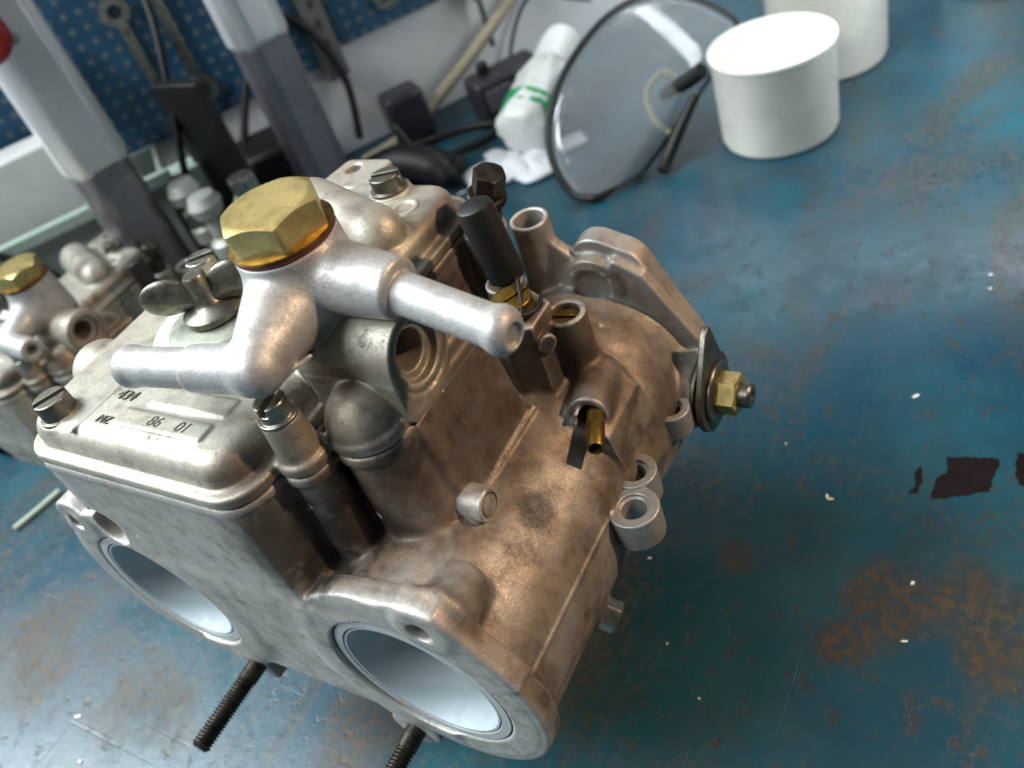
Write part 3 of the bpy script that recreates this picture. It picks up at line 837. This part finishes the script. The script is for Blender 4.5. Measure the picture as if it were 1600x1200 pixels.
MAT['red'] = plain('red_plastic', srgb('b3231c'), .4, 0, .12)
MAT['paleblue'] = plain('pale_blue_plastic', srgb('8fb0c4'), .45, 0, .1)
MAT['palegreen'] = plain('pale_green_card', srgb('a9bdb2'), .6, 0, .1)
MAT['blue'] = plain('blue_plastic', srgb('1f4fae'), .4, 0, .1)
MAT['fleck'] = plain('white_fleck', srgb('e8e8e4'), .6, 0, .05)
MAT['maroon'] = plain('maroon_paint', srgb('1a0f11'), .3, 0, .25, .25)
MAT['cream2'] = plain('yellowed_rubber', srgb('cfc9a4'), .5, 0, .1)
MAT['rail'] = plain('slotted_rail', srgb('8c8a84'), .5, .5, .15)

def pegboard_mat():
    k = NT('pegboard_paint')
    v = k.n('ShaderNodeVectorMath'); v.operation = 'FRACTION'
    mp = k.n('ShaderNodeMapping'); mp.inputs['Scale'].default_value = (1 / 9, 1 / 9, 1 / 9); k.l(k.mm, mp.inputs['Vector'])
    k.l(mp.outputs['Vector'], v.inputs[0])
    s3 = k.n('ShaderNodeSeparateXYZ'); k.l(v.outputs[0], s3.inputs[0])
    dx = k.math('SUBTRACT', s3.outputs[0], .5); dz = k.math('SUBTRACT', s3.outputs[2], .5)
    d = k.math('SQRT', k.math('ADD', k.math('MULTIPLY', dx, dx), k.math('MULTIPLY', dz, dz)))
    hole = k.ramp(d, .24, .18)
    base = k.mix(k.ramp(k.noise(.03, 4, .6), .35, .65), srgb('1f4a66'), srgb('2c5a78'))
    k.l(k.mix(hole, base, srgb('64727a')), k.p.inputs['Base Color']); k.p.inputs['Roughness'].default_value = .5
    return k.m
MAT['peg'] = pegboard_mat()

def wbox(name, s0, s1, d0, d1, z0, z1, mat, parent=None, bev=.8, local=False):
    """box in wall coordinates; local: keep its own axes along the wall"""
    if local:
        o = box(name, (0, 0, 0), ((s1 - s0) / 2, (d1 - d0) / 2, (z1 - z0) / 2), mat, parent, 0, bev)
        o.location = W((s0 + s1) / 2, (d0 + d1) / 2, (z0 + z1) / 2) * S; o.rotation_euler = (0, 0, RW); return o
    return box(name, W((s0 + s1) / 2, (d0 + d1) / 2, (z0 + z1) / 2), ((s1 - s0) / 2, (d1 - d0) / 2, (z1 - z0) / 2), mat, parent, RW, bev)

wall = wbox('wall', -900, 1200, WD, WD + 25, BENCH + .3, 300, 'wallpaint'); tag(wall, kind='structure')
tag(wbox('pegboard', -200, 93, WD - 5, WD - 1, -11, 260, 'peg', local=True), 'dark blue perforated board on the wall between the two steel posts', 'pegboard', 'pegboards on the wall')
tag(wbox('pegboard', 112, 300, WD - 5, WD - 1, -5, 260, 'peg', local=True), 'dark blue perforated board on the wall right of the grey slotted rail', 'pegboard', 'pegboards on the wall')
rail = wbox('slotted_rail', 95, 110, WD - 8, WD - 1, -22, 260, 'rail')
for i in range(14):
    wbox('slot', 101.5, 104.5, WD - 8.6, WD - 7.6, -14 + i * 13, -9 + i * 13, 'ink', rail, .2)
tag(rail, 'grey metal rail with slots on the wall between the blue boards', 'rail')

def post(s_, d, hw, hd, lab, zs):
    o = empty('steel_post', W(s_, d, BENCH))
    t = box('tube', W(s_, d, (BENCH + 420) / 2 + .2), (hw, hd, (420 - BENCH) / 2), 'postchrome', o, RW + .35, 9)
    u_ = box('glare_shell', W(s_, d, (zs + 421) / 2), (hw + 1.2, hd + 1.2, (421 - zs) / 2), 'postglare', o, RW + .35, 9.5)  # white shell added as painted glare on the upper post
    f = box('foot_plate', W(s_, d, BENCH + 2.2), (hw + 9, hd + 9, 2), 'darksteel', o, RW + .35, .6)
    for q in (-1, 1):
        b_ = lathe('bolt', [(3.2, 0), (3.2, 3), (2.6, 3.6), (0, 3.6)], W(s_ + q * (hw + 5), d - 2, BENCH + 4.2), (0, 0, 1), 'steel', o, 16)
    for ch in o.children: ch.matrix_parent_inverse = Matrix.Translation(-o.location)
    tag(o, lab, 'post', 'steel posts at the wall'); return o
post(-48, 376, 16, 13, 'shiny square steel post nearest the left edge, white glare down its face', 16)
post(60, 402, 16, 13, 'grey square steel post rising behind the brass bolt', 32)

# hanging odds and ends at the top left
h = empty('clamp_handle', (-318, 186, 96))
lathe('grip', [(0, 0), (8, .5), (12, 4), (13, 10), (11, 15), (6, 17), (0, 17)], (-315, 173.5, 99), (.72, -.62, .3), 'red', h, 28)
lathe('rod', [(3, 0), (3, 26)], (-322, 190, 92), (.72, -.55, .2), 'steel', h, 16)
for ch in h.children: ch.matrix_parent_inverse = Matrix.Translation(-h.location)
tag(h, 'bright red clamp knob on the post at the top left corner', 'clamp')
# spanners on the board
def spanner(s_, z, L, lab):
    o = empty('spanner', W(s_, WD - 9, z))
    wbox('shank', s_ - 3, s_ + 3, WD - 9, WD - 6, z - L, z, 'steel', o, .8)
    lathe('ring_end', [(4, 0), (8.5, 0), (8.5, 4.5), (4, 4.5), (4, 0)], W(s_, WD - 10, z + 6), W(0, 1), 'steel', o, 24)
    lathe('open_end', [(4, 0), (9.5, 0), (9.5, 4), (4, 4), (4, 0)], W(s_, WD - 9.5, z - L - 6), W(0, 1), 'steel', o, 7)
    for ch in o.children: ch.matrix_parent_inverse = Matrix.Translation(-o.location)
    tag(o, lab, 'spanner', 'spanners on the pegboard')
spanner(-4, 62, 62, 'steel spanner on the blue board just right of the shiny post')
spanner(20, 66, 52, 'shorter steel spanner on the blue board between the posts')
spanner(150, 70, 50, 'steel spanner on the blue board right of the slotted rail')
h = empty('file_handle', W(-52, 455, 0))
lathe('grip', [(5, 0), (9, 3), (10, 20), (8, 40), (5, 44), (0, 44)], W(-52, 455, 28), (0, 0, 1), 'paleblue', h, 24)
box('label_tag', W(-53, 446, 22), (8, 2, 8), 'whiteplastic', h, RW, .6)
lathe('blade', [(2.5, 0), (2.5, 46)], W(-52, 455, -18), (0, 0, 1), 'steel', h, 12)
for ch in h.children: ch.matrix_parent_inverse = Matrix.Translation(-h.location)
tag(h, 'pale blue handle with white tag hanging left of the shiny post', 'tool')

# grey parts bin
bn = empty('parts_bin', W(-100, 432, BENCH))
for nm, a in (('side', (-190, -24, 404, 407)), ('side', (-190, -24, 462, 465)), ('end', (-190, -187, 407, 462)), ('end', (-27, -24, 407, 462))):
    wbox(nm, a[0], a[1], a[2], a[3], BENCH + .3, -8, 'greybin', bn, .8)
wbox('floor', -187, -27, 407, 462, BENCH + .3, BENCH + 3, 'greybin', bn, .4)
wbox('rim', -194, -20, 399, 404.5, -12, -4, 'palegreen', bn, 1.2)
for ch in bn.children: ch.matrix_parent_inverse = Matrix.Translation(-bn.location)
tag(bn, 'grey plastic parts bin with pale rim behind the blurred carburettor', 'bin')
tag(wbox('box_file', -140, -60, 425, 450, BENCH + 3.5, 30, 'whiteplastic', None, 2), 'plain white carton standing in the grey parts bin', 'carton')
tag(wbox('blue_case', -178, -150, 412, 440, BENCH + 3.5, 18, 'blue', None, 3), 'blue plastic case at the left edge in the grey bin', 'case')

# black slab and small green box between the posts
sb = box('black_slab', W(8, 392, -18), (3.2, 20, 56.6), 'black', None, RW + .6, 1.2)
tag(sb, 'thin black slab on edge between the two steel posts', 'slab')
gb = empty('small_carton', W(-14, 412, BENCH))
wbox('carton_body', -30, -2, 402, 422, BENCH + .3, -28, 'darkgrey', gb, 1)
wbox('carton_lid', -29, -3, 403, 421, -28, -10, 'palegreen', gb, 1)
for ch in gb.children: ch.matrix_parent_inverse = Matrix.Translation(-gb.location)
tag(gb, 'small carton with pale green lid left of the black slab', 'carton')
tag(wbox('black_case', 20, 52, 420, 465, BENCH + .3, -28, 'black', None, 4), 'black case on the bench between slab and right post', 'case')

for pts, r, lab in (([W(4, 440, -70), W(20, 452, -40), W(44, 462, 0), W(70, 466, 28), W(92, 466, 20), W(104, 462, -20), W(96, 455, -60)], 2.6, 'black cable looping over the blue board behind the grey post'),
                    ([W(-30, 398, -70), W(-16, 396, -20), W(2, 404, 30), W(14, 425, 66), W(18, 455, 96)], 2.2, 'black cable rising past the black slab between the posts'),
                    ([W(108, 440, -71), W(135, 428, -71), W(160, 420, -71), W(176, 404, -71), W(160, 392, -71), W(128, 396, -71)], 2.4, 'black cable curled on the bench below the beige hose'),
                    ([W(-150, 400, 4), W(-128, 396, -2), W(-104, 392, -30), W(-96, 388, -60), W(-80, 384, -71)], 2.4, 'black cable hanging over the grey bin rim at the left')):
    tag(sweep('cable', pts, r, 'black', None, 10), lab, 'cable')
tag(wbox('black_case', 118, 146, 440, 464, BENCH + .3, -40, 'darkgrey', None, 4), 'dark grey case on the bench under the slotted rail', 'case')
# dark hand tool behind the carburettor
pl = empty('cutting_pliers', (-232, 312, BENCH))
sweep('handle', [(-282, 300, -64), (-262, 306, -58), (-236, 314, -54), (-214, 316, -60), (-204, 312, -66)], 9, 'black', pl, 16, n=5, radii=[5, 9, 11, 10, 5])
sweep('handle', [(-282, 322, -66), (-258, 332, -62), (-230, 334, -64), (-206, 328, -66)], 8, 'black', pl, 16, n=5, radii=[5, 8, 8, 5])
prism('blade', [(0, 0), (14, 0), (11, 14), (5, 30), (2, 14)], (-259, 338, -72), (.55, -.83, 0), 3, 'steel', pl, u=(.83, .55, 0), bev=.6)
for ch in pl.children: ch.matrix_parent_inverse = Matrix.Translation(-pl.location)
tag(pl, 'black-handled cutting pliers lying behind the carburettor lid', 'pliers')

# tool on the wall, hose, dark device
tl = empty('screwdriver', W(208, 468, -40))
lathe('handle', [(4, 0), (6.5, 3), (7, 20), (6, 44), (7, 50), (0, 52)], W(208, 462, -12), (0, 0, 1), 'beige', tl, 20)
lathe('shaft', [(2, 0), (2, 34)], W(208, 462, -45), (0, 0, 1), 'steel', tl, 12)
for ch in tl.children: ch.matrix_parent_inverse = Matrix.Translation(-tl.location)
tag(tl, 'grey-handled screwdriver hanging point down on the white wall', 'screwdriver')
tag(sweep('hose', [W(90, 440, -70.5), W(125, 446, -68), W(165, 455, -54), W(205, 460, -35), W(250, 463, -8), W(300, 464, 30), W(350, 464, 80)], 4.2, 'beige', None, 12), 'beige hose bowed across the white wall behind the bench', 'hose')
tag(sweep('cable', [W(215, 463, -70), W(222, 464, -50), W(242, 466, -28), W(275, 467, -22)], 1.3, 'darkgrey', None, 8), 'thin grey cable on the white wall by the hose', 'cable')
tag(sweep('cable', [W(245, 467, 20), W(250, 466, -10), W(262, 463, -32), W(285, 458, -45)], 1.1, 'darkgrey', None, 8), 'thin dark cable hanging behind the white bottle', 'cable')
dv = empty('multimeter', W(196, 424, BENCH))
wbox('case', 172, 222, 412, 438, BENCH + .3, -46, 'darkgrey', dv, 3)
wbox('screen', 178, 196, 410.8, 412.2, -66, -52, 'postchrome', dv, .3)
lathe('dial', [(7, 0), (7, 3), (5, 4), (0, 4)], W(210, 412, -60), W(0, -1), 'black', dv, 24)
lathe('knob', [(4, 0), (4, 7), (3, 8), (0, 8)], W(185, 426, -46), (0, 0, 1), 'black', dv, 20)
for ch in dv.children: ch.matrix_parent_inverse = Matrix.Translation(-dv.location)
tag(dv, 'dark boxy meter on the bench left of the white bottle', 'meter')

# white bottle lying with its cap up
a0 = Vector((-166, 344, -57)); a1 = Vector((-170, 428, -34)); ax = (a1 - a0)
bt = empty('squeeze_bottle', (-167, 380, BENCH))
bo = lathe('bottle_body', [(0, 0), (14, .3), (18.5, 2.5), (19, 8), (19, 13), (18.6, 18), (18.4, 23), (18.2, 28), (18, 34), (17.2, 41), (16.5, 48), (13, 55), (11, 58), (0, 58)], a0, ax, 'whiteplastic', bt, 40, 70)
from mathutils import noise as mn
for v in bo.data.vertices:
    p = v.co / S; ctr = a0 + ax.normalized() * (p - a0).dot(ax.normalized()); o_ = p - ctr
    if o_.length > 1: v.co = (p - o_.normalized() * (6.0 * abs(mn.noise(p * .075)) + 3.0 * abs(mn.noise(p * .19)) - 1.2)) * S
lathe('band', [(18.0, 13), (18.6, 13.2), (18.5, 22.8), (17.9, 23)], a0, ax, 'green', bt, 40)
cp = lathe('cap', [(12, 57), (13.2, 58), (13, 76), (11, 84), (7, 87), (0, 87.5)], a0, ax, 'whiteplastic', bt, 40)
for ch in bt.children: ch.matrix_parent_inverse = Matrix.Translation(-bt.location)
tag(bt, 'white plastic bottle with green band lying left of the goggle lens', 'bottle')
tag(sweep('looped_string', [(-150, 344, -72.5), (-172, 332, -72.5), (-192, 322, -72.5), (-202, 326, -72.5), (-196, 338, -72.5), (-178, 346, -72.5)], 2.3, 'clothwhite', None, 10), 'white cord looped on the bench in front of the bottle', 'cord')
def cloth():
    V = []; F = []; nx, ny = 18, 12
    for i in range(nx + 1):
        for j in range(ny + 1):
            x = -200 + 58 * i / nx; y = 320 + 44 * j / ny
            z = BENCH + 1.2 + 6 * abs(math.sin(i * .7 + j * .35)) * math.sin(math.pi * i / nx) * math.sin(math.pi * j / ny) + 1.5 * random.random() * (0 < i < nx) * (0 < j < ny)
            V.append((x + 5 * math.sin(j * .9), y + 4 * math.sin(i * .8) + (x + 170) * .35, z))
    for i in range(nx):
        for j in range(ny): F.append((i * (ny + 1) + j, (i + 1) * (ny + 1) + j, (i + 1) * (ny + 1) + j + 1, i * (ny + 1) + j + 1))
    o = mesh('rag', V, F, 'clothwhite', None, 180); m = o.modifiers.new('thick', 'SOLIDIFY'); m.thickness = .8 * S; m.offset = 1
    return o
tag(cloth(), 'crumpled white rag on the bench under the white bottle', 'rag')

# goggle lens
def lens():
    root = empty('safety_goggles', (-90, 340, BENCH))
    T = Vector((-100, 298, -72.5)); P = Vector((-54, 418, -24)); L = P - T
    c = (T + P) / 2; l = L.normalized()
    sd = Vector((-62, 350, -50)) - Vector((-118, 332, -24)); sd = (sd - l * sd.dot(l)).normalized()
    nn = l.cross(sd).normalized()
    if nn.z < 0: nn = -nn
    ha = L.length / 2
    def pt(u, v):      # rounded outline; u, v on the unit disc
        r = math.hypot(u, v); f = 1.0
        x = u * ha; y = v * (58 if v < 0 else 9)
        bul = 20 * (1 - u * u * .9) - 30 * (v * .5 + .1) ** 2 - 14
        return c + l * x + sd * y + nn * bul
    V = []; F = []; na, nr = 64, 10
    def sq(a): # squarish disc
        cx, sy = math.cos(a), math.sin(a)
        return (math.copysign(abs(cx) ** .85, cx), math.copysign(abs(sy) ** .8, sy))
    V.append(pt(0, 0))
    for j in range(1, nr + 1):
        for i in range(na):
            u, v = sq(2 * math.pi * i / na); V.append(pt(u * j / nr, v * j / nr))
    for i in range(na):
        F.append((0, 1 + i, 1 + (i + 1) % na))
    for j in range(nr - 1):
        for i in range(na):
            k = (i + 1) % na; a = 1 + j * na; b = 1 + (j + 1) * na
            F.append((a + i, b + i, b + k, a + k))
    o = mesh('lens', V, F, 'lens', root, 180)
    m = o.modifiers.new('thick', 'SOLIDIFY'); m.thickness = 1.6 * S
    edge = [pt(*sq(2 * math.pi * i / na)) for i in range(na)]
    edge = [Vector((p.x, p.y, max(p.z, BENCH + 3))) for p in edge]
    V = []; F = []; sg = 10
    for i in range(na):
        t = (edge[(i + 1) % na] - edge[i - 1]).normalized(); a = nn.cross(t).normalized(); b = t.cross(a)
        an0 = 2 * math.pi * i / na
        rr = 2.4 if math.sin(an0) < .2 else 1.6
        for k in range(sg):
            q = 2 * math.pi * k / sg; V.append(edge[i] + a * math.cos(q) * rr + b * math.sin(q) * rr * 1.2)
    for i in range(na):
        for k in range(sg):
            i2 = (i + 1) % na; k2 = (k + 1) % sg; F.append((i * sg + k, i * sg + k2, i2 * sg + k2, i2 * sg + k))
    mesh('rim', V, F, 'black', root, 60)
    sweep('temple', [(-57, 362, -31), (-68, 363, -38), (-83, 366, -46)], 4, 'black', root, 12, radii=[4.2, 4.2, 3.2])
    sweep('temple', [(-62, 360, -44), (-68, 350, -55), (-74, 337, -68), (-75, 330, -71.5)], 3.3, 'black', root, 12, radii=[2.6, 3.2, 3.4, 3.2])
    sweep('nose_pad', [(-74, 368, -38), (-84, 372, -36), (-92, 364, -44), (-84, 352, -54), (-74, 346, -58)], 1.7, 'cream2', root, 10)
    for ch in root.children: ch.matrix_parent_inverse = Matrix.Translation(-root.location)
    tag(root, 'clear safety goggle lens with black rim propped on the bench', 'goggles')
k = NT('clear_lens')
k.p.inputs['Base Color'].default_value = (.88, .90, .91, 1)
k.p.inputs['Transmission Weight'].default_value = .9; k.p.inputs['IOR'].default_value = 1.5
k.put(k.p.inputs['Roughness'], k.ramp(k.noise(.09, 5, .6), .35, .7, .03, .16))
MAT['lens'] = k.m
lens()

# white plastic cups
def cup(name, x, y, rb, rt, h, lab):
    o = lathe(name, [(0, 0), (rb - 4, 0), (rb - 1, .6), (rb, 3.2), (rt - .6, h - 3), (rt + .5, h - 1.5), (rt + .4, h), (rt - .8, h + .2), (rt - 2.0, h - 2), (rb - 2.6, h - 11), (rb - 6, h - 13), (0, h - 13.4)], (0, 0, 0), (0, 0, 1), 'cupplastic', None, 72, 40)
    o.location = Vector((x, y, BENCH + .3)) * S; tag(o, lab, 'cup', 'white cups on the bench'); return o
cup('plastic_cup', -24, 375, 30.5, 31.8, 50, 'nearer white plastic cup right of the goggle lens')
cup('plastic_cup', -17, 455, 32.5, 33.5, 54, 'white plastic cup standing behind the nearer cup')
cup('plastic_cup', 62, 545, 30.5, 31.8, 50, 'white cup just touching the top edge, far right')

# small things on the bench
tag(sweep('clear_stick', [(-287, 53, BENCH + 1.6), (-289, 41, BENCH + 1.6), (-292, 28, BENCH + 1.6)], 1.3, 'palegreen', None, 10), 'thin pale plastic stick on the bench left of the carburettor', 'stick')
def patch(pts, lab):
    rr = random.Random(len(lab)); q = []
    for i in range(len(pts)):
        a = Vector(pts[i]); b = Vector(pts[(i + 1) % len(pts)]); n_ = max(int((b - a).length / 1.1), 1)
        q += [(a.x + (b.x - a.x) * t / n_ + rr.uniform(-.35, .35), a.y + (b.y - a.y) * t / n_ + rr.uniform(-.35, .35)) for t in range(n_)]
    pts = q
    o = prism('paint_patch', pts, (0, 0, BENCH + .05), (0, 0, 1), .12, 'maroon', None, u=(1, 0, 0), bev=0); tag(o, lab, 'paint patch', 'maroon paint patches'); return o
patch([(88.3, 139.5), (96, 142.5), (104.5, 147), (106.2, 161.5), (96, 160), (90.5, 158.6), (91.5, 152), (88.8, 149)], 'larger dark maroon paint patch on the bench at the right')
patch([(112.5, 151.5), (118, 150), (124, 156), (122, 166), (110.5, 165), (111, 156)], 'dark maroon paint patch cut by the right edge of the picture')
patch([(81.5, 140.2), (84.4, 141.5), (84.6, 148), (83.2, 153.5), (82, 149), (83, 144.5)], 'small maroon paint sliver beside the larger patch')
fl = [(76, 185.4, 2.0, .9, .7), (57.3, 132.7, 1.7, .6, 1.9), (58.6, 132.2, 1.2, .5, .3), (65.1, 127.6, .55, .5, 0), (91.7, 258.3, 1.1, .9, 0), (92.5, 249.4, 1.0, .8, .5), (88.6, 105.9, 1.0, .8, .8), (66.3, 79.7, .6, .5, 0), (90, 85.6, 1.2, .45, .2), (39.6, 50, .6, .5, 0), (24.2, 64.3, .5, .4, 1), (7.1, 93.2, 1.1, .5, .3), (38.4, 38.5, .5, .4, 0), (-174, -29.3, 1.9, .8, .4), (-158, -41.4, .9, .7, 0), (98, 132.7, .6, .5, 0), (43.5, 182.8, .5, .5, 0), (37.7, 153.7, .5, .4, 0)]
pl8 = [(-1, -.5), (-.3, -.9), (.6, -.7), (1, .1), (.5, .8), (-.4, .6)]
special = {0: 'white fleck alone on clean blue paint above the maroon patches', 1: 'longer stroke of the L-shaped white fleck left of the maroon patches', 2: 'shorter stroke of the L-shaped white fleck left of the maroon patches',
           4: 'upper of two white flecks near the right edge', 5: 'lower of two white flecks near the right edge', 6: 'white fleck on the upper part of the brown rust patch', 8: 'flat white fleck at the lower edge of the brown rust patch',
           11: 'white fleck in the shadow beside the linkage lugs', 13: 'bright white fleck at the lower left, left of the long stud', 14: 'white fleck at the bottom edge, far left'}
for i, (x, y, a, b_, an) in enumerate(fl):
    pts = [(u * a * (1 + .2 * math.sin(i + u)), v * b_) for u, v in pl8]; pts = [(u * .8, v * .8) for u, v in pts]
    if i in (3, 7, 12, 15, 16): continue
    o = prism('white_fleck', pts, (0, 0, 0), (0, 0, 1), .35, 'fleck', None, u=(1, 0, 0), bev=0)
    o.location = Vector((x, y, BENCH + .15)) * S; o.rotation_euler = (0, 0, an)
    tag(o, special.get(i, 'tiny pinhead-sized white fleck on the blue bench right of the carburettor'), 'fleck', 'white flecks on the bench')
